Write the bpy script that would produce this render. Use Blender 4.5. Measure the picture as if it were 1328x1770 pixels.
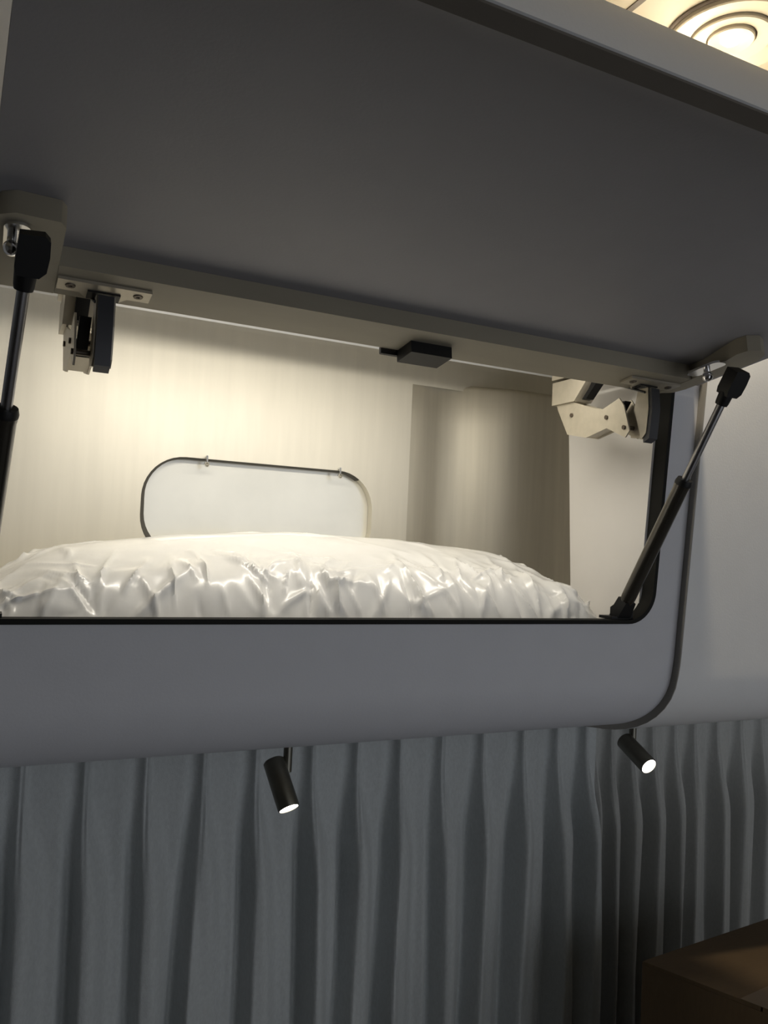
import bpy, bmesh, math, random
from mathutils import Vector, Matrix, noise

for o in list(bpy.data.objects):
    bpy.data.objects.remove(o)
SC = bpy.context.scene
COL = SC.collection
EYE = 1.50            # height of the camera above the van floor; every coordinate below is relative to the eye

# ------------------------------------------------------------------ camera
F_PX = 1400.0
cam_d = bpy.data.cameras.new('camera')
cam_d.sensor_fit = 'HORIZONTAL'
cam_d.sensor_width = 36.0
cam_d.lens = 36.0 * F_PX / 1328.0
cam_d.clip_start = 0.02
cam = bpy.data.objects.new('camera', cam_d)
COL.objects.link(cam)
dx = Vector((2866, 191, 1400)).normalized()          # the van's long axis seen in camera axes (right, down, forward)
up = Vector((0.045, -1, (191 - 2866 * 0.045) / 1400))
up = (up - dx * up.dot(dx)).normalized()
dy = up.cross(dx)
RW = Matrix((dx, dy, up))
right, down, fwd = RW.col[0], RW.col[1], RW.col[2]
m4 = Matrix.Identity(4)
for i in range(3):
    m4[i][0] = right[i]
    m4[i][1] = -down[i]
    m4[i][2] = -fwd[i]
m4[2][3] = EYE
cam.matrix_world = m4
SC.camera = cam

# ------------------------------------------------------------------ world, exposure
w = bpy.data.worlds.new('world')
SC.world = w
w.use_nodes = True
bg = w.node_tree.nodes['Background']
bg.inputs[0].default_value = (0.92, 0.95, 1.0, 1)
bg.inputs[1].default_value = 0.82
SC.view_settings.view_transform = 'Standard'
SC.view_settings.look = 'None'
SC.view_settings.gamma = 1.0
SC.view_settings.use_curve_mapping = False
SC.view_settings.exposure = 0.0

LOCKER_LED_W = 0.94
CEILING_LAMP_W = 2.6

# ------------------------------------------------------------------ materials
def mat(name, col, rough=0.6, metal=0.0, var=0.04, vscale=30.0, bump=0.0, bscale=200.0, spec=0.5,
        stretch=(1, 1, 1), emit=None, estr=0.0, coat=0.0, sheen=0.0):
    m = bpy.data.materials.new(name)
    m.use_nodes = True
    nt = m.node_tree
    b = nt.nodes['Principled BSDF']
    tc = nt.nodes.new('ShaderNodeTexCoord')
    mp = nt.nodes.new('ShaderNodeMapping')
    mp.inputs['Scale'].default_value = stretch
    nt.links.new(tc.outputs['Object'], mp.inputs['Vector'])
    n = nt.nodes.new('ShaderNodeTexNoise')
    n.inputs['Scale'].default_value = vscale
    n.inputs['Detail'].default_value = 4
    nt.links.new(mp.outputs['Vector'], n.inputs['Vector'])
    r = nt.nodes.new('ShaderNodeValToRGB')
    r.color_ramp.elements[0].position = 0.3
    r.color_ramp.elements[1].position = 0.7
    r.color_ramp.elements[0].color = (*[c * (1 - var) for c in col], 1)
    r.color_ramp.elements[1].color = (*[min(1, c * (1 + var)) for c in col], 1)
    nt.links.new(n.outputs['Fac'], r.inputs['Fac'])
    nt.links.new(r.outputs['Color'], b.inputs['Base Color'])
    b.inputs['Roughness'].default_value = rough
    b.inputs['Metallic'].default_value = metal
    b.inputs['Specular IOR Level'].default_value = spec
    b.inputs['Coat Weight'].default_value = coat
    b.inputs['Sheen Weight'].default_value = sheen
    if bump:
        n2 = nt.nodes.new('ShaderNodeTexNoise')
        n2.inputs['Scale'].default_value = bscale
        n2.inputs['Detail'].default_value = 3
        nt.links.new(mp.outputs['Vector'], n2.inputs['Vector'])
        bp = nt.nodes.new('ShaderNodeBump')
        bp.inputs['Strength'].default_value = bump
        bp.inputs['Distance'].default_value = 0.002
        nt.links.new(n2.outputs['Fac'], bp.inputs['Height'])
        nt.links.new(bp.outputs['Normal'], b.inputs['Normal'])
    if emit:
        b.inputs['Emission Color'].default_value = (*emit, 1)
        b.inputs['Emission Strength'].default_value = estr
    return m

M = dict(
    laminate=mat('grey_white_laminate', (0.60, 0.61, 0.65), 0.5, var=0.015, bump=0.05, bscale=500),
    fascia=mat('pale_fascia_laminate', (0.75, 0.76, 0.77), 0.45, var=0.015, bump=0.05, bscale=500),
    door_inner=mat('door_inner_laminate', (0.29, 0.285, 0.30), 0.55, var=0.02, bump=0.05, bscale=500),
    beam=mat('beige_painted_wood', (0.31, 0.28, 0.215), 0.6, var=0.05, vscale=40, stretch=(0.2, 1, 1)),
    white=mat('white_board', (0.80, 0.78, 0.76), 0.45, var=0.01),
    metal=mat('brushed_aluminium_sheet', (0.76, 0.73, 0.65), 0.56, metal=0.6, var=0.03, vscale=18, stretch=(5, 1, 0.4), bump=0.02, bscale=60),
    cover=mat('polished_aluminium_cover', (0.62, 0.585, 0.50), 0.50, metal=0.75, var=0.05, vscale=18, stretch=(6, 1, 0.3), bump=0.04, bscale=30),
    door_edge=mat('dark_taupe_edge_band', (0.13, 0.115, 0.095), 0.5, var=0.04),
    edge=mat('taupe_edge_band', (0.26, 0.25, 0.23), 0.45, var=0.04),
    shelf=mat('pale_shelf_board', (0.6, 0.58, 0.53), 0.6, var=0.03),
    rubber=mat('black_rubber_trim', (0.010, 0.010, 0.009), 0.7, var=0.1, spec=0.2),
    plastic_black=mat('black_plastic', (0.006, 0.006, 0.0065), 0.5, var=0.1, spec=0.3),
    plastic_dark=mat('dark_grey_plastic', (0.035, 0.036, 0.042), 0.35, var=0.1),
    hinge=mat('nickel_hinge_metal', (0.47, 0.43, 0.35), 0.4, metal=0.5, var=0.05, vscale=120),
    screw=mat('dark_screw', (0.10, 0.08, 0.06), 0.4, metal=0.6, var=0.1),
    edge_shade=mat('grey_brown_edge_shade', (0.07, 0.066, 0.058), 0.6, var=0.05),  # dark tone stands in for shade at the edge of the window cut out
    chrome=mat('chrome', (0.8, 0.8, 0.8), 0.15, metal=1.0, var=0.02),
    rod=mat('steel_rod', (0.36, 0.36, 0.37), 0.28, metal=1.0, var=0.03),
    cylinder=mat('dark_painted_cylinder', (0.06, 0.055, 0.046), 0.22, metal=0.6, var=0.05, coat=0.3),
    bronze=mat('dark_bronze_metal', (0.16, 0.155, 0.13), 0.32, metal=0.8, var=0.06, vscale=80),
    lens=mat('lit_lamp_lens', (1, 1, 1), 0.3, var=0.0, emit=(1.0, 0.93, 0.86), estr=14.0),
    ceil_lens=mat('lit_ceiling_lens', (1, 1, 1), 0.3, var=0.0, emit=(1.0, 0.88, 0.70), estr=4.0),
    ceiling=mat('cream_ceiling_panel', (0.52, 0.45, 0.33), 0.5, var=0.03, vscale=12),
    lamp_ring=mat('cream_lamp_ring', (0.52, 0.45, 0.33), 0.35, var=0.02),
    lamp_groove=mat('dark_lamp_groove', (0.10, 0.075, 0.055), 0.5, var=0.05),
    curtain=mat('blue_grey_curtain_cloth', (0.50, 0.53, 0.54), 0.85, var=0.06, vscale=300, bump=0.25, bscale=900, stretch=(1, 1, 0.6), sheen=0.2),
    curtain_shaded=mat('shaded_grey_curtain_cloth', (0.40, 0.41, 0.40), 0.85, var=0.06, vscale=300, bump=0.25, bscale=900, stretch=(1, 1, 0.6), sheen=0.2),  # curtain cloth darkened to stand for weaker light on the right
    wall=mat('grey_wall_lining', (0.35, 0.35, 0.34), 0.7, var=0.04),
    floor=mat('dark_vinyl_floor', (0.12, 0.10, 0.09), 0.5, var=0.2, vscale=8),
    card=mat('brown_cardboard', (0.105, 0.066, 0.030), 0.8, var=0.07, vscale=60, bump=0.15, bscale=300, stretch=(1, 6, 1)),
    tape=mat('brown_packing_tape', (0.13, 0.085, 0.042), 0.35, var=0.05),
    pane=mat('milky_acrylic_pane', (0.92, 0.905, 0.83), 0.18, metal=0.38, var=0.05, vscale=14, bump=0.25, bscale=16, coat=0.4),
    film=mat('white_plastic_film', (0.88, 0.875, 0.86), 0.25, var=0.02, vscale=30, bump=0.12, bscale=60, spec=0.7, coat=0.2),
)

# ------------------------------------------------------------------ builders
def tag(o, label=None, cat=None, group=None, kind=None):
    if label: o['label'] = label
    if cat: o['category'] = cat
    if group: o['group'] = group
    if kind: o['kind'] = kind
    return o

def thing(name, base, label, cat, group=None):
    o = bpy.data.objects.new(name, None)
    o.empty_display_size = 0.05
    COL.objects.link(o)
    o.location = (base[0], base[1], base[2] + EYE)
    return tag(o, label, cat, group)

def wloc(o):
    v = Vector(o.location)
    while o.parent:
        o = o.parent
        v += Vector(o.location)
    return v

def obj(name, bm, m, parent=None, smooth=False, angle=35, bevel=0.0, recalc=True):
    """bmesh in eye-relative coordinates -> one mesh object whose origin is the base of its bounds"""
    if bevel:
        es = [e for e in bm.edges if len(e.link_faces) == 2 and e.calc_face_angle(0) > 0.6]
        bmesh.ops.bevel(bm, geom=es, offset=bevel, segments=2, affect='EDGES', profile=0.6)
    if recalc:
        bmesh.ops.recalc_face_normals(bm, faces=bm.faces[:])
    xs = [v.co.x for v in bm.verts]; ys = [v.co.y for v in bm.verts]; zs = [v.co.z for v in bm.verts]
    c = Vector(((min(xs) + max(xs)) / 2, (min(ys) + max(ys)) / 2, min(zs)))
    for v in bm.verts:
        v.co -= c
    me = bpy.data.meshes.new(name)
    bm.to_mesh(me)
    bm.free()
    me.materials.append(m)
    if smooth or bevel:
        me.polygons.foreach_set('use_smooth', [True] * len(me.polygons))
        me.set_sharp_from_angle(angle=math.radians(angle))
    o = bpy.data.objects.new(name, me)
    COL.objects.link(o)
    wl = c + Vector((0, 0, EYE))
    if parent:
        o.parent = parent
        wl = wl - wloc(parent)
    o.location = wl
    return o

def bx(bm, x0, x1, y0, y1, z0, z1):
    vs = [bm.verts.new((x, y, z)) for x in (x0, x1) for y in (y0, y1) for z in (z0, z1)]
    for f in ((0, 1, 3, 2), (4, 6, 7, 5), (0, 4, 5, 1), (2, 3, 7, 6), (0, 2, 6, 4), (1, 5, 7, 3)):
        bm.faces.new([vs[i] for i in f])
    return vs

def box(*a):
    bm = bmesh.new()
    bx(bm, *a)
    return bm

def rot_verts(vs, mtx, piv):
    for v in vs:
        v.co = mtx @ (v.co - Vector(piv)) + Vector(piv)

def tube(bm, a, b, r0, r1=None, n=20, caps=True):
    a, b = Vector(a), Vector(b)
    r1 = r0 if r1 is None else r1
    d = (b - a).normalized()
    u = d.orthogonal().normalized()
    v = d.cross(u)
    A = [bm.verts.new(a + (u * math.cos(t) + v * math.sin(t)) * r0) for t in [2 * math.pi * i / n for i in range(n)]]
    B = [bm.verts.new(b + (u * math.cos(t) + v * math.sin(t)) * r1) for t in [2 * math.pi * i / n for i in range(n)]]
    for i in range(n):
        bm.faces.new((A[i], A[(i + 1) % n], B[(i + 1) % n], B[i]))
    if caps:
        bm.faces.new(A[::-1])
        bm.faces.new(B)

def lathe(bm, a, d, prof, n=32):
    """prof: list of (distance along d, radius)"""
    a, d = Vector(a), Vector(d).normalized()
    u = d.orthogonal().normalized()
    v = d.cross(u)
    rings = []
    for h, r in prof:
        if r < 1e-6:
            rings.append([bm.verts.new(a + d * h)])
        else:
            rings.append([bm.verts.new(a + d * h + (u * math.cos(2 * math.pi * i / n) + v * math.sin(2 * math.pi * i / n)) * r) for i in range(n)])
    for p, q in zip(rings, rings[1:]):
        for i in range(n):
            j = (i + 1) % n
            if len(p) == 1 and len(q) == 1: continue
            if len(p) == 1: bm.faces.new((p[0], q[i], q[j]))
            elif len(q) == 1: bm.faces.new((p[i], p[j], q[0]))
            else: bm.faces.new((p[i], p[j], q[j], q[i]))

def prism(bm, pts, x0, x1):
    """polygon in (y, z) extruded along x"""
    A = [bm.verts.new((x0, y, z)) for y, z in pts]
    B = [bm.verts.new((x1, y, z)) for y, z in pts]
    n = len(pts)
    bm.faces.new(A)
    bm.faces.new(B[::-1])
    for i in range(n):
        bm.faces.new((A[i], B[i], B[(i + 1) % n], A[(i + 1) % n]))

def prism_mat(bm, pts, org, ex, ey, ez, h):
    """polygon in plane (ex, ey) at org, extruded by h along ez"""
    org, ex, ey, ez = Vector(org), Vector(ex), Vector(ey), Vector(ez)
    A = [bm.verts.new(org + ex * p + ey * q) for p, q in pts]
    B = [bm.verts.new(org + ex * p + ey * q + ez * h) for p, q in pts]
    n = len(pts)
    bm.faces.new(A)
    bm.faces.new(B[::-1])
    for i in range(n):
        bm.faces.new((A[i], B[i], B[(i + 1) % n], A[(i + 1) % n]))

def rrect(x0, x1, y0, y1, r, n=10):
    out = []
    for cx, cy, a0 in ((x1 - r, y1 - r, 0), (x0 + r, y1 - r, 90), (x0 + r, y0 + r, 180), (x1 - r, y0 + r, 270)):
        for i in range(n + 1):
            t = math.radians(a0 + 90 * i / n)
            out.append((cx + r * math.cos(t), cy + r * math.sin(t)))
    return out

# ------------------------------------------------------------------ locker front profile
TILT = 0.085
def face_y(z, off=0.0):
    return 0.640 - TILT * (z + 0.065) - off

ZC = -0.127                       # where the flat front starts to roll under
RB = 0.062
nrm = Vector((1, TILT)).normalized()      # pointing into the locker, (y, z)
def profile(off, zs_top=0.50):
    """list of (s, y, z) going down the front, round the bottom and back underneath; s = distance below z = 0"""
    P = []
    k = math.sqrt(1 + TILT * TILT)
    n = 40
    for i in range(n + 1):
        z = zs_top + (ZC - zs_top) * i / n
        P.append((-z * k, face_y(z, off), z))
    cy, cz = face_y(ZC) + RB * nrm.x, ZC + RB * nrm.y
    r0_ = RB + off
    a0 = math.atan(TILT)
    for i in range(1, 25):
        t = (math.pi / 2 - a0) * i / 24
        ang = math.pi + a0 + t
        r = r0_ - 0.5 * off * (i / 24) ** 2
        P.append((-ZC * k + RB * t, cy + r * math.cos(ang), cz + r * math.sin(ang)))
    yb, zb, s = P[-1][1], P[-1][2], P[-1][0]
    for i in range(1, 9):
        P.append((s + 0.17 * i / 8, yb + 0.17 * i / 8, zb))
    return P

def prof_at(P, s):
    if s <= P[0][0]: return P[0][1:]
    for a, b in zip(P, P[1:]):
        if s <= b[0]:
            t = (s - a[0]) / (b[0] - a[0])
            return (a[1] + (b[1] - a[1]) * t, a[2] + (b[2] - a[2]) * t)
    return P[-1][1:]

def prof_sheet(bm, P, srows, xa, xb, thick):
    """curved sheet between xa(s) and xb(s) with thickness going inwards"""
    front, back = [], []
    for s in srows:
        y, z = prof_at(P, s)
        y1, z1 = prof_at(P, s - 1e-3); y2, z2 = prof_at(P, s + 1e-3)
        t = Vector((y2 - y1, z2 - z1)).normalized()
        nn = Vector((-t.y, t.x))             # into the locker when going down the front
        a, b = xa(s), xb(s)
        front.append((bm.verts.new((a, y, z)), bm.verts.new((b, y, z))))
        yy, zz = y + nn.x * thick, z + nn.y * thick
        back.append((bm.verts.new((a, yy, zz)), bm.verts.new((b, yy, zz))))
    for i in range(len(srows) - 1):
        f0, f1, b0, b1 = front[i], front[i + 1], back[i], back[i + 1]
        bm.faces.new((f0[0], f0[1], f1[1], f1[0]))
        bm.faces.new((b0[0], b1[0], b1[1], b0[1]))
        bm.faces.new((f0[0], f1[0], b1[0], b0[0]))
        bm.faces.new((f0[1], b0[1], b1[1], f1[1]))
    for i, in ((0,), (-1,)):
        bm.faces.new((front[i][0], back[i][0], back[i][1], front[i][1]))

def lin(a, b, n):
    return [a + (b - a) * i / n for i in range(n + 1)]

# ------------------------------------------------------------------ the shell of the van
tag(obj('floor', box(-1.6, 2.4, -1.4, 1.05, -EYE - 0.04, -EYE), M['floor']), 'dark vinyl floor of the van', kind='structure')
tag(obj('wall_back', box(-1.6, 2.4, 0.985, 1.05, -EYE, 0.60), M['wall']), 'grey side wall behind the curtains', kind='structure')
tag(obj('wall_right', box(2.34, 2.40, -1.4, 0.985, -EYE, 0.60), M['wall']), 'grey end wall of the van', kind='structure')
tag(obj('wall_left_added', box(-1.66, -1.60, -1.4, 0.985, -EYE, 0.60), M['wall']), 'unseen grey end wall added to make the daylight one-sided', kind='structure')  # unseen wall added to keep world light from coming in at the left
tag(obj('wall_front_added', box(-1.6, 0.25, -1.46, -1.40, -EYE, 0.60), M['wall']), 'unseen grey wall added so daylight enters only on the right', kind='structure')  # unseen wall added behind the camera so world light comes from the right
tag(obj('bed_platform', box(0.2, 2.34, 0.15, 0.94, -EYE, -0.80), M['wall']), 'low platform under the curtains', kind='structure')
bm = bmesh.new()
bx(bm, -1.6, 2.4, -1.4, 0.60, 0.500, 0.53)
cl = tag(obj('ceiling', bm, M['ceiling']), 'cream panelled ceiling above the open locker door', kind='structure')
# ceiling panel seam strip and screws near the lamp
obj('seam_strip', box(0.494, 0.500, -1.4, 0.598, 0.4988, 0.5005), M['lamp_groove'], cl)

# ------------------------------------------------------------------ overhead locker
OX0, OX1 = -0.034, 0.628            # opening
OZ0, OZ1 = -0.0655, 0.196
PC = profile(0.0)
PF = profile(0.009)
kz = math.sqrt(1 + TILT * TILT)
s_sill, s_top = -OZ0 * kz, -OZ1 * kz
ORAD = 0.032
def o_in(s):
    d = s_sill - s
    if d >= ORAD: return 0.0
    return ORAD - math.sqrt(max(0, ORAD ** 2 - (ORAD - d) ** 2))

locker = thing('overhead_locker', (0.32, 0.80, -0.19), 'open overhead locker with brushed metal lining and rounded lower edge above the curtains', 'cabinet')
bm = bmesh.new()
rows_mid = lin(s_top, s_sill - ORAD, 6)[:-1] + [s_sill - ORAD + ORAD * math.sin(math.radians(90 * i / 12)) for i in range(13)]
prof_sheet(bm, PC, rows_mid, lambda s: -0.10, lambda s: OX0 + o_in(s), 0.012)
prof_sheet(bm, PC, rows_mid, lambda s: OX1 - o_in(s), lambda s: 0.80, 0.012)
prof_sheet(bm, PC, lin(-0.28 * kz, s_top, 6), lambda s: -0.10, lambda s: 0.80, 0.012)
s_end = PC[-1][0]
prof_sheet(bm, PC, lin(s_sill, -ZC * kz, 4)[:-1] + [p[0] for p in PC if p[0] >= -ZC * kz - 1e-9], lambda s: -0.10, lambda s: 0.80, 0.012)
obj('face_panel', bm, M['laminate'], locker, smooth=True, angle=30)

# black rubber trim round the opening
path = []
for (x, z) in rrect(OX0, OX1, OZ0, OZ1 + 0.03, ORAD, 12):
    path.append((x, z))
bm = bmesh.new()
def path_norm(i):
    n = len(path)
    a, b = Vector(path[i - 1]), Vector(path[(i + 1) % n])
    t = (b - a).normalized()
    return Vector((t.y, -t.x))
rings = []
for i, (x, z) in enumerate(path):
    nn = path_norm(i)
    ring = []
    for (o_, d_) in ((0.0012, -0.003), (0.0012, 0.014), (-0.0030, 0.014), (-0.0030, -0.003)):
        xx, zz = x + nn.x * o_, z + nn.y * o_
        ring.append(bm.verts.new((xx, face_y(zz) + d_, zz)))
    rings.append(ring)
for i in range(len(rings)):
    a, b = rings[i], rings[(i + 1) % len(rings)]
    for k in range(4):
        bm.faces.new((a[k], a[(k + 1) % 4], b[(k + 1) % 4], b[k]))
tr = obj('opening_trim', bm, M['rubber'], locker, smooth=True, angle=50)
tr['label'] = 'black rubber edge around the locker opening'

# lining: back wall rolling into the locker roof
YB = 0.920
def lining_pts(ZR=0.245, RR=0.055):
    pts = []
    for i in range(0, 15):
        t = math.radians(90 * i / 14)
        pts.append((YB - RR * (1 - math.cos(t)), ZR + RR * math.sin(t)))
    pts.append((0.735, 0.30))
    return pts
HX0, HX1, HZ0, HZ1, HR = 0.150, 0.432, -0.022, 0.0925, 0.047     # window cut out
bm = bmesh.new()
LP = lining_pts()
LX0, LX1, WX1 = -0.055, 0.775, 0.482
ZR, RR = 0.245, 0.055
def quad(bm, a, b, c, d):
    bm.faces.new([bm.verts.new(p) for p in (a, b, c, d)])
# wall part with a rounded hole, made as one ring of quads from hole to frame
hole = rrect(HX0, HX1, HZ0, HZ1, HR, 10)
frame = []
n = len(hole)
fx0, fx1, fz0, fz1 = LX0, WX1, -0.078, ZR
hv = []; fv = []; gv = []
for (x, z) in hole:
    cxm = min(max(x, HX0 + HR), HX1 - HR); czm = (HZ0 + HZ1) / 2
    if abs(x - cxm) < 1e-6:
        X, Z = x, (fz1 if z > czm else fz0)
    else:
        czc = HZ1 - HR if z > czm else HZ0 + HR
        ang = math.degrees(math.atan2(z - czc, x - cxm))
        # corners of the frame are reached at 45 degrees
        a = abs(ang) if abs(ang) <= 90 else 180 - abs(ang)
        xs = fx1 if x > cxm else fx0
        zs = fz1 if z > czm else fz0
        if a >= 45: X, Z = cxm + (xs - cxm) * (90 - a) / 45, zs
        else: X, Z = xs, czc + (zs - czc) * a / 45
    hv.append(bm.verts.new((x, YB, z)))
    gv.append(bm.verts.new((x, YB + 0.012, z)))
    fv.append(bm.verts.new((X, YB, Z)))
for i in range(n):
    j = (i + 1) % n
    bm.faces.new((hv[i], hv[j], fv[j], fv[i]))
    bm.faces.new((hv[i], gv[i], gv[j], hv[j]))
rp = LP
A = [bm.verts.new((LX0, y, z)) for y, z in rp]
B = [bm.verts.new((LX1, y, z)) for y, z in rp]
for i in range(len(rp) - 1):
    bm.faces.new((A[i], A[i + 1], B[i + 1], B[i]))
for i in range(7):                                   # the strip of lining above the bulging cover
    xa, xb = WX1 + (LX1 - WX1) * i / 7, WX1 + (LX1 - WX1) * (i + 1) / 7
    quad(bm, (xa, YB, 0.2130), (xb, YB, 0.2130), (xb, YB, ZR), (xa, YB, ZR))
bmesh.ops.remove_doubles(bm, verts=bm.verts[:], dist=1e-5)
lo = obj('back_lining', bm, M['metal'], locker, smooth=True, angle=60)
lo['label'] = 'brushed metal back lining'

# bulging metal cover on the right of the back wall
bm = bmesh.new()
sec = []
for i in range(61):
    x = WX1 - 0.0005 + 0.288 * i / 60
    q = min(1, (x - WX1) / 0.080); q = q * q * (3 - 2 * q)          # first a step back behind the flat sheet
    g_ = max(0, min(1, (x - WX1 - 0.040) / 0.135)); g_ = math.sin(g_ * math.pi / 2) ** 1.5   # then a round bulge
    h_ = max(0, (x - 0.690) / 0.08)
    sec.append((x, YB + 0.009 * q - 0.034 * g_ + 0.030 * h_ * h_))
ZT = 0.222
zl = lin(-0.077, ZT - 0.006, 6) + [ZT - 0.003, ZT - 0.0008, ZT]
grid = []
for k, z in enumerate(zl):
    ins = (0, 0, 0, 0, 0, 0, 0, 0.0015, 0.004, 0.008)[k]
    grid.append([bm.verts.new((x, y + ins, z)) for x, y in sec])
grid.append([bm.verts.new((x, YB + 0.024, ZT + 0.001)) for x, y in sec])
for a, b in zip(grid, grid[1:]):
    for i in range(len(sec) - 1):
        bm.faces.new((a[i], a[i + 1], b[i + 1], b[i]))
obj('metal_cover', bm, M['cover'], locker, smooth=True, angle=60)

# shelf, side boards, header
obj('shelf', box(LX0, LX1, 0.652, 0.935, -0.090, -0.078), M['shelf'], locker)
bm = bmesh.new()
prism(bm, [(0.654, -0.0775), (0.761, -0.0775), (0.780, 0.20), (0.632, 0.20)], 0.622, 0.634)
obj('side_panel', bm, M['white'], locker, bevel=0.001)
obj('side_panel', box(-0.052, -0.040, 0.655, 0.930, -0.0775, 0.20), M['white'], locker, bevel=0.001)
obj('side_panel', box(0.772, 0.784, 0.655, 0.930, -0.0775, 0.30), M['white'], locker, bevel=0.001)
obj('header_rail', box(LX0, LX1, 0.634, 0.735, 0.2005, 0.300), M['laminate'], locker)
led = obj('light_strip', box(0.04, 0.52, 0.6395, 0.6490, 0.1945, 0.2004),
          mat('lit_strip', (1, 1, 1), 0.4, var=0, emit=(1.0, 0.94, 0.82), estr=2.0), locker)
ld = bpy.data.lights.new('strip_light', 'AREA')
ld.shape = 'RECTANGLE'; ld.size = 0.48; ld.size_y = 0.012
ld.energy = LOCKER_LED_W
ld.color = (1.0, 0.93, 0.79)
lo_ = bpy.data.objects.new('strip_light', ld)
COL.objects.link(lo_)
lo_.parent = locker
lo_.location = Vector((0.28, 0.6505, 0.1930 + EYE)) - wloc(locker)
lo_.rotation_euler = Vector((0.08, 0.74, -0.66)).to_track_quat('-Z', 'Y').to_euler()

# the window seen through the cut out in the lining
win = thing('window_1', (0.29, 0.935, HZ0), 'rounded milky acrylic window set into the metal back lining', 'window')
win['kind'] = 'structure'
bm = bmesh.new()
prism_mat(bm, rrect(HX0 - 0.012, HX1 + 0.012, HZ0 - 0.012, HZ1 + 0.012, HR + 0.012, 10), (0, 0.9325, 0), (1, 0, 0), (0, 0, 1), (0, 1, 0), 0.003)
obj('pane', bm, M['pane'], win)
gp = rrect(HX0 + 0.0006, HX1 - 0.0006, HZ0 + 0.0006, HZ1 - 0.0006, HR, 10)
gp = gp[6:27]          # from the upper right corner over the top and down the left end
bm = bmesh.new()  # dark strip modelled in place of the shaded gap round the pane
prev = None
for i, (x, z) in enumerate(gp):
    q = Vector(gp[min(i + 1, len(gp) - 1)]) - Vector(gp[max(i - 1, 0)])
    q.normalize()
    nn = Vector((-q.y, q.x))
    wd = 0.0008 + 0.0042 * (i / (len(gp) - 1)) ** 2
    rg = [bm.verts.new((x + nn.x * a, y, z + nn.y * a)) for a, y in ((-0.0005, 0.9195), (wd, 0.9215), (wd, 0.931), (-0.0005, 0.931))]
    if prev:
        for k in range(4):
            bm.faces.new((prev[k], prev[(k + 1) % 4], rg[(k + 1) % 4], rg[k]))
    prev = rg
obj('shade_strip', bm, M['edge_shade'], win, smooth=True, angle=50)['label'] = 'dark strip standing in for shade along the top and left of the window'
for hx, hz in ((0.2195, 0.0915), (0.384, 0.0915)):
    bm = bmesh.new()
    tube(bm, (hx, 0.914, hz + 0.004), (hx, 0.914, hz - 0.005), 0.0013, n=10)
    lathe(bm, (hx, 0.914, hz - 0.006), (0, 0, 1), [(-0.0032, 0), (-0.0026, 0.002), (0, 0.0034), (0.0026, 0.002), (0.0032, 0)], 12)
    tube(bm, (hx, 0.914, hz + 0.003), (hx, 0.9215, hz + 0.003), 0.0016, n=10)
    obj('clip', bm, M['chrome'], win, smooth=True, angle=50)

# ------------------------------------------------------------------ fascia standing proud of the locker, with the door's cut out
SX0, SX1 = -0.060, 0.666
CR = 0.172
S_CUT = 0.272
def c_in(s):
    d = S_CUT - s
    if d >= CR: return 0.0
    return CR - math.sqrt(max(0, CR ** 2 - (CR - d) ** 2))
fas = thing('locker_fascia', (1.1, 0.70, -0.2), 'pale grey fascia panel with rounded cut-out corner right of the open locker', 'panel')
bm = bmesh.new()
ft = 0.0088
rows = lin(-0.215 * kz, S_CUT - CR, 10)[:-1] + [S_CUT - CR + CR * math.sin(math.radians(90 * i / 24)) for i in range(25)]
prof_sheet(bm, PF, rows, lambda s: SX1 - c_in(s) + 0.0012, lambda s: 2.30, ft)
fr = obj('fascia_panel', bm, M['fascia'], fas, smooth=True, angle=30)
bm = bmesh.new()
prof_sheet(bm, PF, rows, lambda s: SX1 - c_in(s), lambda s: SX1 - c_in(s) + 0.0012, ft)
obj('edge_band', bm, M['edge'], fr, smooth=True, angle=40)['label'] = 'taupe edge band of the cut-out'
bm = bmesh.new()
prof_sheet(bm, PF, rows, lambda s: -1.2, lambda s: SX0 + 0.45 * c_in(s), ft)
obj('fascia_panel', bm, M['fascia'], fas, smooth=True, angle=30)
bm = bmesh.new()
prof_sheet(bm, PF, lin(-0.498 * kz, -0.215 * kz, 6), lambda s: -1.2, lambda s: 2.30, ft)
obj('upper_fascia', bm, M['fascia'], fas, smooth=True, angle=30)
bm = bmesh.new()
prof_sheet(bm, PF, lin(S_CUT, PF[-1][0], 6), lambda s: -1.2, lambda s: 2.30, ft)
obj('underside_panel', bm, M['fascia'], fas, smooth=True, angle=30)

# ------------------------------------------------------------------ open locker door
PHI = math.radians(8.5)
dv = Vector((-math.cos(PHI), math.sin(PHI)))         # (y, z) along the door towards its free edge
ni = Vector((-math.sin(PHI), -math.cos(PHI)))        # inner side (down)
H0 = Vector((0.6125, 0.1835))                        # inner surface at the hinge edge
DL, DR, DT = 0.312, 0.064, 0.009
DX0, DX1 = -0.0075, 0.656
def door_pt(s, off):
    """s along the inner surface from the hinge edge, off = outwards"""
    if s <= DL:
        p = H0 + dv * s
        return p - ni * off
    a = (s - DL) / DR
    c = H0 + dv * DL + ni * DR
    d = dv * math.sin(a) - ni * math.cos(a)
    return c + d * (DR + off)
door = thing('overhead_hatch', (0.32, 0.61, 0.17), 'lifted grey locker lid hanging open overhead with curved free edge', 'hatch')
AEND = math.radians(84)
S_END = DL + DR * AEND
bm = bmesh.new()
DCR = 0.095
dl = lambda s: -0.0135 + 0.040 * min(s, 0.30)
srows = lin(0, DL, 8)[:-1] + lin(DL, S_END, 22)
top, bot, sk = [], [], []
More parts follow.
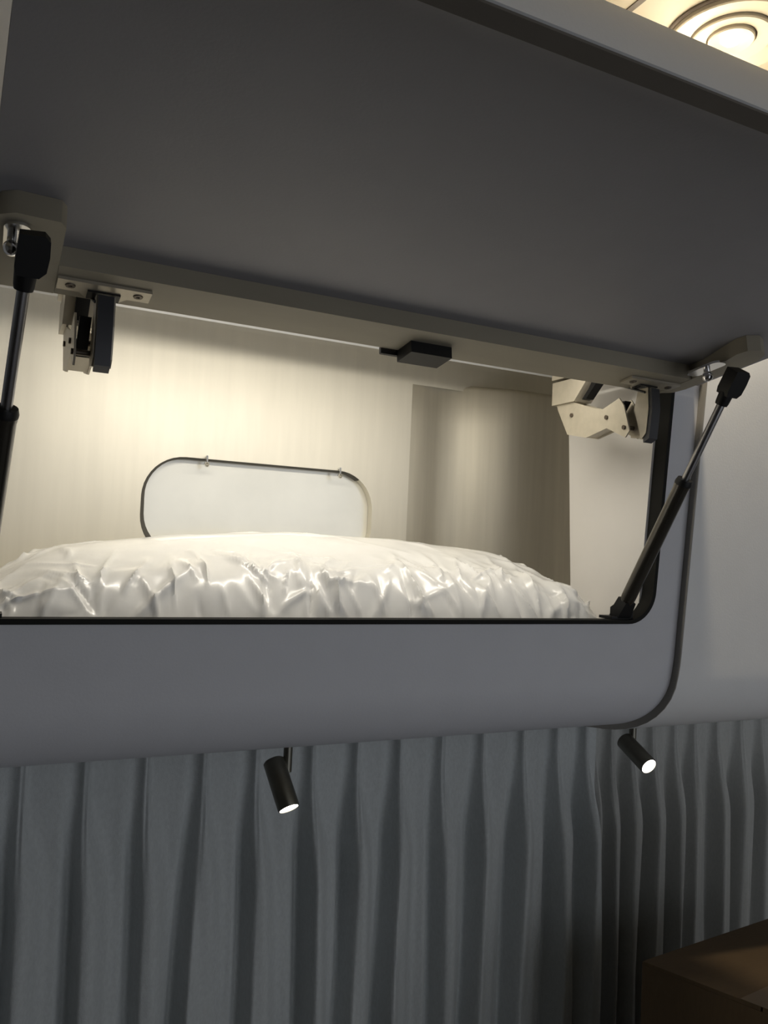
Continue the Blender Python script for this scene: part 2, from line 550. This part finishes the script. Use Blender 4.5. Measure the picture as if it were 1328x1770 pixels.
for s in srows:
    d = S_END - s
    ins = 0 if d >= DCR else DCR - math.sqrt(max(0, DCR ** 2 - (DCR - d) ** 2))
    a, b = door_pt(s, 0), door_pt(s, DT - 0.0012)
    bot.append((bm.verts.new((dl(s) + ins, a.x, a.y)), bm.verts.new((DX1 - ins, a.x, a.y))))
    top.append((bm.verts.new((dl(s) + ins, b.x, b.y)), bm.verts.new((DX1 - ins, b.x, b.y))))
    sk.append((s, ins))
for i in range(len(srows) - 1):
    bm.faces.new((bot[i][0], bot[i][1], bot[i + 1][1], bot[i + 1][0]))
    bm.faces.new((top[i][0], top[i + 1][0], top[i + 1][1], top[i][1]))
    for k in (0, 1):
        bm.faces.new((bot[i][k], bot[i + 1][k], top[i + 1][k], top[i][k]))
for i in (0, -1):
    bm.faces.new((bot[i][0], top[i][0], top[i][1], bot[i][1]))
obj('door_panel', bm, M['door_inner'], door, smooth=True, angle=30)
bm = bmesh.new()                                     # pale outer skin
lay = []
for s, ins in sk:
    lay.append([bm.verts.new((x, door_pt(s, o_).x, door_pt(s, o_).y)) for o_ in (DT - 0.0011, DT) for x in (dl(s) + ins, DX1 - ins)])
for p, q in zip(lay, lay[1:]):
    for a, b in ((0, 1), (1, 3), (3, 2), (2, 0)):
        bm.faces.new((p[a], p[b], q[b], q[a]))
for p in (lay[0], lay[-1]):
    bm.faces.new((p[0], p[1], p[3], p[2]))
obj('outer_skin', bm, M['fascia'], door, smooth=True, angle=30)['label'] = 'pale outer face of the lid'
bm = bmesh.new()                                     # dark band glued along the free edge
e0, e1_ = sk[-1]
q0 = [door_pt(S_END, 0), door_pt(S_END, DT - 0.0011), door_pt(S_END + 0.0012, DT - 0.0011), door_pt(S_END + 0.0012, 0)]
prism(bm, [(p.x, p.y) for p in q0], dl(e0) + e1_, DX1 - e1_)
obj('edge_band', bm, M['door_edge'], door)['label'] = 'dark taupe edge band along the free edge'

def dpt(s, h):
    """point (y, z): s along the door from the hinge edge, h below its inner surface"""
    p = H0 + dv * s + ni * h
    return (p.x, p.y)
BW, BH = 0.043, 0.0145
bm = bmesh.new()
prism(bm, [dpt(-0.002, 0.0002), dpt(BW, 0.0002), dpt(BW, BH), dpt(-0.002, BH)], 0.032, 0.600)
obj('hinge_rail', bm, M['beam'], door, bevel=0.0012)['label'] = 'beige rail along the hinge edge of the door'
# end blocks that carry the strut studs
ex, ey, ez = Vector((1, 0, 0)), Vector((0, dv.x, dv.y)), Vector((0, ni.x, ni.y))
org = Vector((0, H0.x, H0.y)) + ez * 0.0002
bm = bmesh.new()
blk = [(-0.0125, -0.002), (0.0318, -0.002), (0.0318, 0.094), (0.0285, 0.100), (0.004, 0.101), (-0.004, 0.096), (-0.0095, 0.085)]
prism_mat(bm, blk, org, ex, ey, ez, BH)
obj('strut_block', bm, M['beam'], door, bevel=0.0015)
bm = bmesh.new()
blk = [(0.6002, -0.002), (0.614, 0.006), (0.618, 0.018), (0.618, 0.104), (0.611, 0.117), (0.599, 0.123), (0.588, 0.118), (0.586, 0.108), (0.5995, 0.060)]
prism_mat(bm, blk, org, ex, ey, ez, BH)
obj('strut_block', bm, M['beam'], door, bevel=0.0015)
# black catch under the rail
def doorbox(bm, x0, x1, s0, s1, h0, h1):
    prism(bm, [dpt(s0, h0), dpt(s1, h0), dpt(s1, h1), dpt(s0, h1)], x0, x1)
bm = bmesh.new()
doorbox(bm, 0.3050, 0.3440, -0.004, 0.022, BH + 0.0002, BH + 0.010)
ca = obj('catch', bm, M['plastic_black'], door, bevel=0.0015)
bm = bmesh.new()
doorbox(bm, 0.2900, 0.3440, -0.0075, -0.0042, BH - 0.002, BH + 0.004)
obj('catch_plate', bm, M['plastic_black'], ca)

# ------------------------------------------------------------------ hinges
def hinge(cx, label):
    t = thing('cabinet_hinge', (cx, 0.62, 0.12), label, 'hinge', 'hinges on the open locker door')
    # cup flange screwed onto the rail, with a rounded lobe
    bm = bmesh.new()
    fl = [(-0.031, 0.029), (-0.031, 0.0125), (-0.016, 0.0125), (-0.012, 0.006), (-0.005, 0.002), (0.005, 0.002), (0.012, 0.006), (0.016, 0.0125), (0.031, 0.0125), (0.031, 0.029)]
    prism_mat(bm, [(cx + p, q) for p, q in fl], org + ez * (BH + 0.0001), ex, ey, ez, 0.0022)
    cf = obj('cup_flange', bm, M['hinge'], t)
    for sx in (-0.0225, 0.0225):
        bm = bmesh.new()
        p = org + ex * (cx + sx) + ey * 0.021 + ez * (BH + 0.0022)
        lathe(bm, p, ez, [(0, 0), (0, 0.0036), (0.0009, 0.0032), (0.0009, 0.0014), (0.0002, 0.0009), (0.0002, 0)], 14)
        obj('screw', bm, M['screw'], cf, smooth=True, angle=40)
    # dark cup mouth
    bm = bmesh.new()
    prism_mat(bm, [(cx - 0.011, 0.007), (cx + 0.011, 0.007), (cx + 0.011, 0.019), (cx - 0.011, 0.019)], org + ez * (BH + 0.0024), ex, ey, ez, 0.0012)
    obj('hinge_cup', bm, M['plastic_black'], t)
    # folding arm at the front: two light cheeks and a dark cover
    arm = [(0.577, 0.1660), (0.590, 0.1660), (0.594, 0.150), (0.600, 0.127), (0.598, 0.119), (0.583, 0.117), (0.578, 0.122), (0.5755, 0.145)]
    cy0 = 0.010
    arm = [(y + cy0, z) for y, z in arm]
    bm = bmesh.new()
    cov = [(0.5735, 0.1650), (0.5765, 0.1660), (0.5750, 0.145), (0.5775, 0.122), (0.5825, 0.1165), (0.5820, 0.113), (0.5745, 0.1165), (0.5715, 0.145)]
    prism(bm, [(y + cy0, z) for y, z in cov], cx - 0.0045, cx + 0.0060)
    obj('arm_cover', bm, M['plastic_dark'], t, bevel=0.0009)
    bm = bmesh.new(); prism(bm, arm, cx - 0.0055, cx - 0.0038)
    obj('arm_cheek', bm, M['hinge'], t)
    bm = bmesh.new(); prism(bm, arm, cx + 0.0058, cx + 0.0075)
    obj('arm_cheek', bm, M['hinge'], t)
    hy = lambda y: 0.600 + (y - 0.600) * 0.85 if y > 0.6 else y
    hq = lambda pts: [(hy(y), z) for y, z in pts]
    cx -= 0.004
    # middle link
    bm = bmesh.new()
    lk = [(0.702, 0.166), (0.728, 0.166), (0.724, 0.158), (0.704, 0.130), (0.668, 0.1235), (0.632, 0.130), (0.600, 0.118), (0.594, 0.124), (0.604, 0.150), (0.612, 0.158), (0.640, 0.150), (0.655, 0.153)]
    prism(bm, hq([(y + 0.004, z) for y, z in lk]), cx - 0.0130, cx - 0.0115)
    obj('link_cheek', bm, M['hinge'], t)
    bm = bmesh.new()
    prism(bm, hq([(y + 0.004, z) for y, z in lk]), cx + 0.0025, cx + 0.0040)
    obj('link_cheek', bm, M['hinge'], t)
    bm = bmesh.new()
    prism(bm, hq([(0.708, 0.1320), (0.672, 0.1250), (0.641, 0.1308), (0.641, 0.1322), (0.672, 0.1265), (0.707, 0.1335)]), cx - 0.0115, cx + 0.0025)
    obj('link_floor', bm, M['hinge'], t)
    for (y, z) in ((0.636, 0.141), (0.606, 0.128), (0.700, 0.150)):
        bm = bmesh.new()
        tube(bm, (cx - 0.0145, hy(y), z), (cx + 0.0078, hy(y), z), 0.0022, n=12)
        obj('pivot_pin', bm, M['screw'], t, smooth=True, angle=40)
    # dark spring lever between the cheeks
    bm = bmesh.new()
    prism(bm, hq([(0.610, 0.155), (0.616, 0.155), (0.640, 0.134), (0.634, 0.130)]), cx - 0.0095, cx - 0.0015)
    obj('spring_lever', bm, M['plastic_black'], t)
    # base clipped to the underside of the header
    bm = bmesh.new()
    prism(bm, hq([(0.652, 0.1985), (0.734, 0.1985), (0.734, 0.191), (0.652, 0.191)]), cx - 0.019, cx + 0.010)
    obj('mounting_plate', bm, M['hinge'], t, bevel=0.0006)
    bm = bmesh.new()
    prism(bm, hq([(0.664, 0.1888), (0.736, 0.1888), (0.736, 0.164), (0.692, 0.164), (0.676, 0.178)]), cx - 0.0165, cx + 0.0065)
    obj('base_arm', bm, M['hinge'], t, bevel=0.0012)
    bm = bmesh.new()
    prism(bm, hq([(0.640, 0.1905), (0.664, 0.1905), (0.676, 0.176), (0.688, 0.166), (0.680, 0.166), (0.660, 0.182)]), cx - 0.009, cx + 0.001)
    obj('adjuster', bm, M['plastic_black'], t)
    bm = bmesh.new()
    tube(bm, (cx - 0.002, hy(0.650), 0.1800), (cx - 0.002, 0.590, 0.1615), 0.0011, n=8)
    obj('link_bar', bm, M['plastic_dark'], t)
    return t
hinge(0.0635, 'cabinet hinge with dark arm beside the left gas strut')
hinge(0.5690, 'folding cabinet hinge in front of the white side board')

# ------------------------------------------------------------------ gas struts
def strut(X, side, label, lean=0.0):
    A = Vector((X + lean, 0.513, 0.163)); B = Vector((X, 0.645, -0.056))
    t = thing('gas_strut', B, label, 'gas strut', 'gas struts holding the door')
    d = (B - A).normalized()
    L = (B - A).length
    P = lambda k: A + d * (L * k)
    bm = bmesh.new()
    lathe(bm, P(0.395), d, [(0, 0), (0, 0.0062), (0.0015, 0.0078), (0.006, 0.0078), (0.008, 0.0074), (L * 0.605 - 0.020, 0.0074), (L * 0.605 - 0.014, 0.0066), (L * 0.605 - 0.014, 0)], 24)
    cyl = obj('cylinder', bm, M['cylinder'], t, smooth=True, angle=40)
    bm = bmesh.new()
    lathe(bm, P(0.388), d, [(0, 0), (0, 0.0072), (0.004, 0.0082), (0.006, 0.0080), (0.006, 0)], 24)
    obj('end_cap', bm, M['plastic_black'], cyl, smooth=True, angle=40)
    bm = bmesh.new()
    tube(bm, P(0.05), P(0.40), 0.0037, n=18)
    obj('rod', bm, M['rod'], t, smooth=True, angle=40)
    # upper socket: a rounded head and a tapering neck
    u = Vector((1, 0, 0)); v = d.cross(u)
    bm = bmesh.new()
    prism_mat(bm, [(-0.0072, -0.011), (0.0065, -0.012), (0.0098, -0.009), (0.0105, 0.000), (0.0098, 0.009), (0.0062, 0.0130), (-0.0062, 0.0130), (-0.0078, 0.008)],
              A - v * 0.0068 + u * 0.001, u, d, v, 0.0136)
    so = obj('socket', bm, M['plastic_black'], t, bevel=0.0034)
    bm = bmesh.new()
    lathe(bm, A + d * 0.010, d, [(0, 0), (0, 0.0066), (0.010, 0.0060), (0.0125, 0.0055), (0.0125, 0)], 20)
    obj('socket_neck', bm, M['plastic_black'], so, smooth=True, angle=40)
    bm = bmesh.new()
    prism_mat(bm, [(-0.0065, -0.010), (0.0065, -0.010), (0.0085, 0.004), (0.0065, 0.018), (-0.0065, 0.018), (-0.0085, 0.004)], B - d * 0.006 - v * 0.0065, u, d, v, 0.013)
    obj('socket', bm, M['plastic_black'], t, bevel=0.002)
    # chrome bracket and ball on the strut block
    bp = org + ex * (X + lean - (0.004 if side > 0 else 0.005)) + ey * 0.076 + ez * (BH + 0.0002)
    bm = bmesh.new()
    prism_mat(bm, [(a * 1.0, b) for a, b in rrect(-0.009, 0.006, -0.022, 0.016, 0.006, 5)], bp, ex, ey, ez, 0.002)
    br = obj('ball_bracket', bm, M['chrome'], t, bevel=0.0006)
    bm = bmesh.new()
    q = bp + ez * 0.0015
    tube(bm, q - ex * 0.004, q - ex * 0.004 + ez * 0.006, 0.003, n=12)
    lathe(bm, q - ex * 0.004 + ez * 0.0085, ez, [(-0.005, 0)] + [(-0.005 * math.cos(a), 0.005 * math.sin(a)) for a in lin(0.2, math.pi - 0.2, 8)] + [(0.005, 0)], 14)
    obj('ball_stud', bm, M['chrome'], br, smooth=True, angle=50)
    # lower bracket on the side of the opening
    bm = bmesh.new()
    prism(bm, [(0.641, -0.0620), (0.672, -0.0620), (0.672, -0.052), (0.655, -0.042), (0.641, -0.050)], X + side * 0.0095, X + side * 0.0125)
    prism(bm, [(0.6405, -0.0622), (0.660, -0.0622), (0.660, -0.0592), (0.6405, -0.0592)], X - 0.016, X + side * 0.012 if side > 0 else X + 0.016)
    obj('lower_bracket', bm, M['plastic_black'], t)
    return t
strut(0.592, 1, 'black gas strut at the right corner of the locker opening')
strut(-0.003, -1, 'black gas strut at the left edge beside the dark-armed hinge', 0.015)

# ------------------------------------------------------------------ duvet in a plastic bag
bm = bmesh.new()
NX, NY = 300, 130
bx0, bx1, by0, by1 = -0.034, 0.612, 0.651, 0.885
rb = random.Random(21)
creases = []
for k in range(150):          # folds gathered at the front, running up and back
    x = rb.uniform(bx0, bx1)
    a = rb.gauss(0, 0.75)
    creases.append((x, by0 + rb.uniform(-0.004, 0.045), math.sin(a), math.cos(a), rb.uniform(0.015, 0.065), rb.uniform(0.0014, 0.0050) * (1 if rb.random() < 0.7 else -0.8), rb.uniform(0.0018, 0.0058)))
for k in range(26):          # long shallow folds over the top
    x = rb.uniform(bx0, bx1)
    a = rb.gauss(-0.9, 0.45)
    creases.append((x, rb.uniform(by0 + 0.03, by1 - 0.05), math.sin(a), math.cos(a), rb.uniform(0.05, 0.14), rb.uniform(0.0006, 0.0018), rb.uniform(0.004, 0.010)))
for k in range(22):          # folds at the two ends
    x = rb.choice((rb.uniform(bx0, bx0 + 0.10), rb.uniform(bx1 - 0.10, bx1)))
    a = rb.gauss(0.5 if x < 0.3 else -0.5, 0.5)
    creases.append((x, rb.uniform(by0, by1 - 0.08), math.sin(a), math.cos(a), rb.uniform(0.03, 0.09), rb.uniform(0.002, 0.005), rb.uniform(0.004, 0.009)))
def crease(x, y):
    t = 0.0
    for (cx_, cy_, sx_, sy_, ln, am, wd) in creases:
        px_, py_ = x - cx_, y - cy_
        al = px_ * sx_ + py_ * sy_
        if al < -0.012 or al > ln: continue
        ac = px_ * sy_ - py_ * sx_
        ac += 0.003 * math.sin(al * 60 + cx_ * 90)
        if abs(ac) > wd * 5: continue
        fade = min(1, (al + 0.012) / 0.016) * (1 - al / ln) ** 0.8
        w_ = wd * (0.45 + 0.9 * max(0, al) / ln)
        r_ = abs(ac) / w_
        t += am * fade * math.exp(-(r_ ** 1.25)) 
    return t
def sil(x):
    """height of the crest along the bag"""
    K = [(-0.034, -0.074), (-0.015, -0.052), (0.012, -0.034), (0.040, -0.017), (0.085, -0.006), (0.16, 0.004), (0.275, 0.013), (0.40, 0.011), (0.50, 0.003), (0.56, -0.012), (0.59, -0.035), (0.605, -0.058), (0.612, -0.074)]
    for (a, za), (b, zb) in zip(K, K[1:]):
        if x <= b:
            t = (x - a) / (b - a)
            return za + (zb - za) * t
    return K[-1][1]
def sil_s(x):
    return sum(sil(min(max(x + d, bx0), bx1)) for d in (-0.016, -0.008, 0, 0.008, 0.016)) / 5
def bag_h(x, y):
    v = (y - by0) / (by1 - by0)
    c = sil_s(x) + 0.076
    front = min(1.0, v / 0.20)
    fr = (1 - (1 - front) ** 2.4) * 0.60
    mid = min(1.0, max(0, (v - 0.02) / 0.55)); mid = (mid * mid * (3 - 2 * mid)) * 0.40
    back = min(1.0, (1 - v) / 0.30); back = (1 - (1 - back) ** 2.2)
    return c * (fr + mid) * back
rows = []
for j in range(NY + 1):
    v = (j / NY) ** 1.35
    y = by0 + (by1 - by0) * v
    row = []
    for i in range(NX + 1):
        u = i / NX
        x = bx0 + (bx1 - bx0) * u
        # the ends of the bag are narrower than its middle
        e = max(0.0, abs(u - 0.5) * 2 - 0.86) / 0.14
        yy = y + (0.055 * e * e) * (1 - v) - 0.05 * e * e * v
        h = bag_h(x, y)
        f = math.exp(-((v - 0.10) / 0.13) ** 2)
        edge = min(1, h / 0.02)
        disp = crease(x, y) + 0.0030 * f * noise.noise(Vector((x * 28, y * 22, 4.0))) + 0.0012 * noise.noise(Vector((x * 60, y * 50, 1.0))) * (0.2 + f)
        z = -0.0775 + max(0.0, h + disp * edge)
        push = disp * f * 0.9 * edge
        row.append(bm.verts.new((x, yy - push + 0.003, z)))
    rows.append(row)
for a, b in zip(rows, rows[1:]):
    for i in range(NX):
        bm.faces.new((a[i], a[i + 1], b[i + 1], b[i]))
# flat underside
rim = rows[0] + [r[-1] for r in rows[1:]] + rows[-1][-2::-1] + [r[0] for r in rows[-2:0:-1]]
low = [bm.verts.new((v.co.x, v.co.y, -0.0778)) for v in rim]
for i in range(len(rim)):
    j = (i + 1) % len(rim)
    bm.faces.new((rim[i], low[i], low[j], rim[j]))
bm.faces.new(low)
bag = thing('bagged_duvet', (0.29, 0.77, -0.0778), 'white duvet wrapped in wrinkled clear plastic lying in the locker', 'bedding')
obj('plastic_wrap', bm, M['film'], bag, smooth=True, angle=70)
# ------------------------------------------------------------------ reading spots under the locker
def spot(mount, pivot, aim, label, watts, pl=0.0028):
    t = thing('reading_spot', (mount[0], mount[1], mount[2]), label, 'spotlight', 'reading spots under the locker')
    mount, pivot, aim = Vector(mount), Vector(pivot), Vector(aim).normalized()
    bm = bmesh.new()
    lathe(bm, mount, (0, 0, -1), [(0, 0), (0, 0.011), (pl - 0.0006, 0.011), (pl, 0.010), (pl, 0)], 28)
    obj('mount_plate', bm, M['chrome'], t, smooth=True, angle=40)
    bm = bmesh.new()
    tube(bm, mount + Vector((0, 0, -0.0026)), Vector((mount.x, mount.y, pivot.z)), 0.0042, n=16)
    obj('stem', bm, M['bronze'], t, smooth=True, angle=40)
    R_, LN = 0.0100, 0.047
    side = Vector((mount.x - pivot.x, mount.y - pivot.y, 0))
    a = pivot - aim * 0.014
    bm = bmesh.new()
    lathe(bm, a, aim, [(0.0015, 0), (0, R_ - 0.0015), (0.0015, R_), (LN - 0.001, R_), (LN, R_ - 0.0006), (LN, R_ - 0.0012), (LN - 0.0015, R_ - 0.0014)], 32)
    body = obj('lamp_barrel', bm, M['bronze'], t, smooth=True, angle=40)
    bm = bmesh.new()
    tube(bm, pivot, pivot + side * 0.9, 0.0028, n=12)
    obj('swivel', bm, M['bronze'], t, smooth=True, angle=40)
    bm = bmesh.new()
    lathe(bm, a + aim * (LN - 0.0020), aim, [(0, 0), (0, R_ - 0.0015), (0.0012, R_ - 0.0015), (0.002, R_ * 0.5), (0.0022, 0)], 28)
    obj('lens', bm, M['lens'], body, smooth=True, angle=60)['label'] = 'glowing white lens'
    l = bpy.data.lights.new('spot_beam', 'SPOT')
    l.energy = watts; l.spot_size = math.radians(80); l.spot_blend = 0.8; l.shadow_soft_size = 0.006
    l.color = (1.0, 0.94, 0.86)
    lo = bpy.data.objects.new('spot_beam', l)
    COL.objects.link(lo)
    lo.parent = t
    lo.location = a + aim * (LN + 0.004) + Vector((0, 0, EYE)) - wloc(t)
    lo.rotation_euler = aim.to_track_quat('-Z', 'Y').to_euler()
    return t
ZU = PC[-1][2] - 0.0005
ZF = PF[-1][2] - 0.0002
spot((0.2640, 0.722, ZU), (0.2530, 0.716, -0.2120), (0.12, -0.46, -0.60), 'small dark reading spot pointing down in front of the left curtain', 0.25)
spot((0.6860, 0.722, ZU), (0.6750, 0.712, -0.2150), (-0.04, -0.75, -0.34), 'small dark reading spot with glaring lens below the fascia corner', 0.35, 0.0085)

# ------------------------------------------------------------------ curtains
def curtain(name, x0, x1, pleats, label, seed, amp, ztop=-0.2045, zbot=-0.798, yc=0.905, drift=0.0, cloth='curtain'):
    rnd = random.Random(seed)
    NXc = int((x1 - x0) / 0.0016)
    zr = [ztop - (ztop - zbot) * (k / 60) ** 1.25 for k in range(61)]
    ph = [(p, rnd.uniform(0.75, 1.25), rnd.uniform(-0.012, 0.012), rnd.uniform(0.85, 1.2)) for p in pleats]
    bm = bmesh.new()
    g = []
    for z in zr:
        d = ztop - z
        k = min(1.0, max(0.0, (d - 0.055) / 0.14)); k = k * k * (3 - 2 * k)      # 0 in the pinched heading, 1 in the loose drop
        row = []
        for i in range(NXc + 1):
            x = x0 + (x1 - x0) * i / NXc
            y = 0.0
            for p, a_, sh, wd in ph:
                c = p + sh * k * min(1, d / 0.4) + drift * d
                if abs(x - c) > 0.07: continue
                wid = (0.0040 + (0.0135 * wd - 0.0040) * k)
                t = (x - c) / (wid * (1 - 0.55 * k)) if x < c else (x - c) / (wid * (1 + 0.9 * k))
                pinch = math.exp(-t * t)
                y -= amp * a_ * (0.50 + 0.50 * k) * pinch
                # the pinched heading shows as two lips with a groove between
                y += (1 - k) * 0.006 * math.exp(-((x - c) / 0.0014) ** 2)
                # fold shadow line left of the pleat
                y += 0.012 * math.exp(-((x - c + 0.0125) / 0.0060) ** 2) * (0.25 + 0.75 * k)
            y += 0.0025 * k * math.sin(x * 190 + 3 * math.sin(z * 5 + x * 7) + seed) + 0.003 * noise.noise(Vector((x * 25, z * 5, seed)))
            row.append(bm.verts.new((x, yc + y, z)))
        g.append(row)
    for a, b in zip(g, g[1:]):
        for i in range(NXc):
            bm.faces.new((a[i], a[i + 1], b[i + 1], b[i]))
    o = obj(name, bm, M[cloth], None, smooth=True, angle=180)
    return tag(o, label, 'curtain', 'curtains under the locker')
left_p = [-0.259, -0.198, -0.137, -0.076, -0.014, 0.047, 0.108, 0.170, 0.232, 0.292, 0.360, 0.418, 0.476, 0.537, 0.599, 0.663, 0.719, 0.768]
curtain('pleated_curtain', -0.30, 0.792, left_p, 'blue-grey pinch-pleated curtain with the left reading spot before it', 3, 0.026)
right_p = [0.808, 0.842, 0.878, 0.925, 0.972, 1.012, 1.060, 1.115, 1.165, 1.215, 1.265, 1.32, 1.38, 1.44, 1.50]
curtain('pleated_curtain', 0.786, 1.55, right_p, 'pleated curtain with shade put into its cloth colour behind the cardboard box at right', 8, 0.024, yc=0.935, cloth='curtain_shaded')

# ------------------------------------------------------------------ ceiling lamp
LZ = 0.4995
def downlight(LCX, LCY, watts, col, label):
    lamp = thing('ceiling_downlight', (LCX, LCY, LZ - 0.01), label, 'ceiling light')
    def ring(name, r0, r1, z0, z1, m):
        bm = bmesh.new()
        lathe(bm, (LCX, LCY, LZ), (0, 0, -1), [(0, r1), (z0, r1), (z0 + 0.001, r1 - 0.001), (z1, r0), (0, r0)], 48)
        return obj(name, bm, m, lamp, smooth=True, angle=35)
    ring('outer_groove', 0.0575, 0.0620, 0.0016, 0.0014, M['lamp_groove'])
    ring('lamp_ring', 0.0385, 0.0574, 0.005, 0.0035, M['lamp_ring'])
    ring('inner_groove', 0.0365, 0.0384, 0.0022, 0.0020, M['lamp_groove'])
    ring('lamp_ring', 0.0225, 0.0364, 0.0055, 0.0040, M['lamp_ring'])
    ring('inner_groove', 0.0210, 0.0224, 0.0022, 0.0020, M['lamp_groove'])
    ring('lamp_ring', 0.0100, 0.0209, 0.0060, 0.0045, M['lamp_ring'])
    bm = bmesh.new()
    lathe(bm, (LCX, LCY, LZ), (0, 0, -1), [(0, 0), (0, 0.0098), (0.005, 0.0098), (0.0080, 0.007), (0.0088, 0)], 32)
    obj('lamp_lens', bm, M['ceil_lens'], lamp, smooth=True, angle=60)['label'] = 'glowing centre lens'
    l = bpy.data.lights.new('downlight', 'AREA')
    l.shape = 'DISK'; l.size = 0.03; l.energy = watts; l.color = col
    lo = bpy.data.objects.new('downlight', l)
    COL.objects.link(lo)
    lo.parent = lamp
    lo.location = Vector((LCX, LCY, LZ - 0.012 + EYE)) - wloc(lamp)
    return lamp
downlight(0.604, 0.5345, CEILING_LAMP_W, (1.0, 0.86, 0.64), 'round stepped cream ceiling light above the lid edge at top right')
# ceiling screw
bm = bmesh.new()
lathe(bm, (0.5190, 0.5120, 0.5002), (0, 0, -1), [(0, 0), (0, 0.004), (0.0012, 0.0034), (0.0012, 0.0012), (0.0004, 0)], 16)
obj('screw', bm, M['lamp_ring'], cl, smooth=True, angle=40)

# ------------------------------------------------------------------ cardboard box
bxo = thing('cardboard_box', (0.80, 0.66, -0.80), 'brown closed cardboard box in the lower right corner before the curtain', 'box')
ang = math.radians(13)
e1 = Vector((math.cos(ang), math.sin(ang), 0)); e2 = Vector((math.sin(ang), -math.cos(ang), 0))
C0 = Vector((0.690, 0.700, -0.455))
LB, WB, HB = 0.34, 0.27, 0.345
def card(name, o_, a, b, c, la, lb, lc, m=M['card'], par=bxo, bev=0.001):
    bm = bmesh.new()
    prism_mat(bm, [(0, 0), (la, 0), (la, lb), (0, lb)], o_, a, b, c, lc)
    for v in bm.verts:                                # the box is slightly crushed, its top leans
        q = v.co - C0
        wgt = 1 + q.z / HB
        v.co.z += max(0, wgt) * (-0.09 * q.dot(e1) + 0.08 * q.dot(e2))
    return obj(name, bm, m, par, bevel=bev)
zd = Vector((0, 0, -1)); zu = Vector((0, 0, 1))
T = 0.004
card('side_wall', C0, e2, zd, e1, WB, HB - 0.0005, T)
card('side_wall', C0 + e1 * (LB - T), e2, zd, e1, WB, HB - 0.0005, T)
card('side_wall', C0 + e1 * T, e1, zd, e2, LB - 2 * T, HB - 0.0005, T)
card('side_wall', C0 + e1 * T + e2 * (WB - T), e1, zd, e2, LB - 2 * T, HB - 0.0005, T)
card('bottom', C0 + e1 * T + e2 * T + zd * (HB - 0.005), e1, e2, zd, LB - 2 * T, WB - 2 * T, 0.004)
fa = card('top_flap', C0 + zu * 0.0003, e1, e2, zu, LB, WB / 2 - 0.001, T)
fb = card('top_flap', C0 + e2 * (WB / 2 + 0.001) + zu * 0.0003, e1, e2, zu, LB, WB / 2 - 0.001, T)
card('packing_tape', C0 + e2 * (WB / 2 - 0.022) + zu * (T + 0.0005), e1, e2, zu, LB, 0.044, 0.0004, M['tape'], fb, 0)
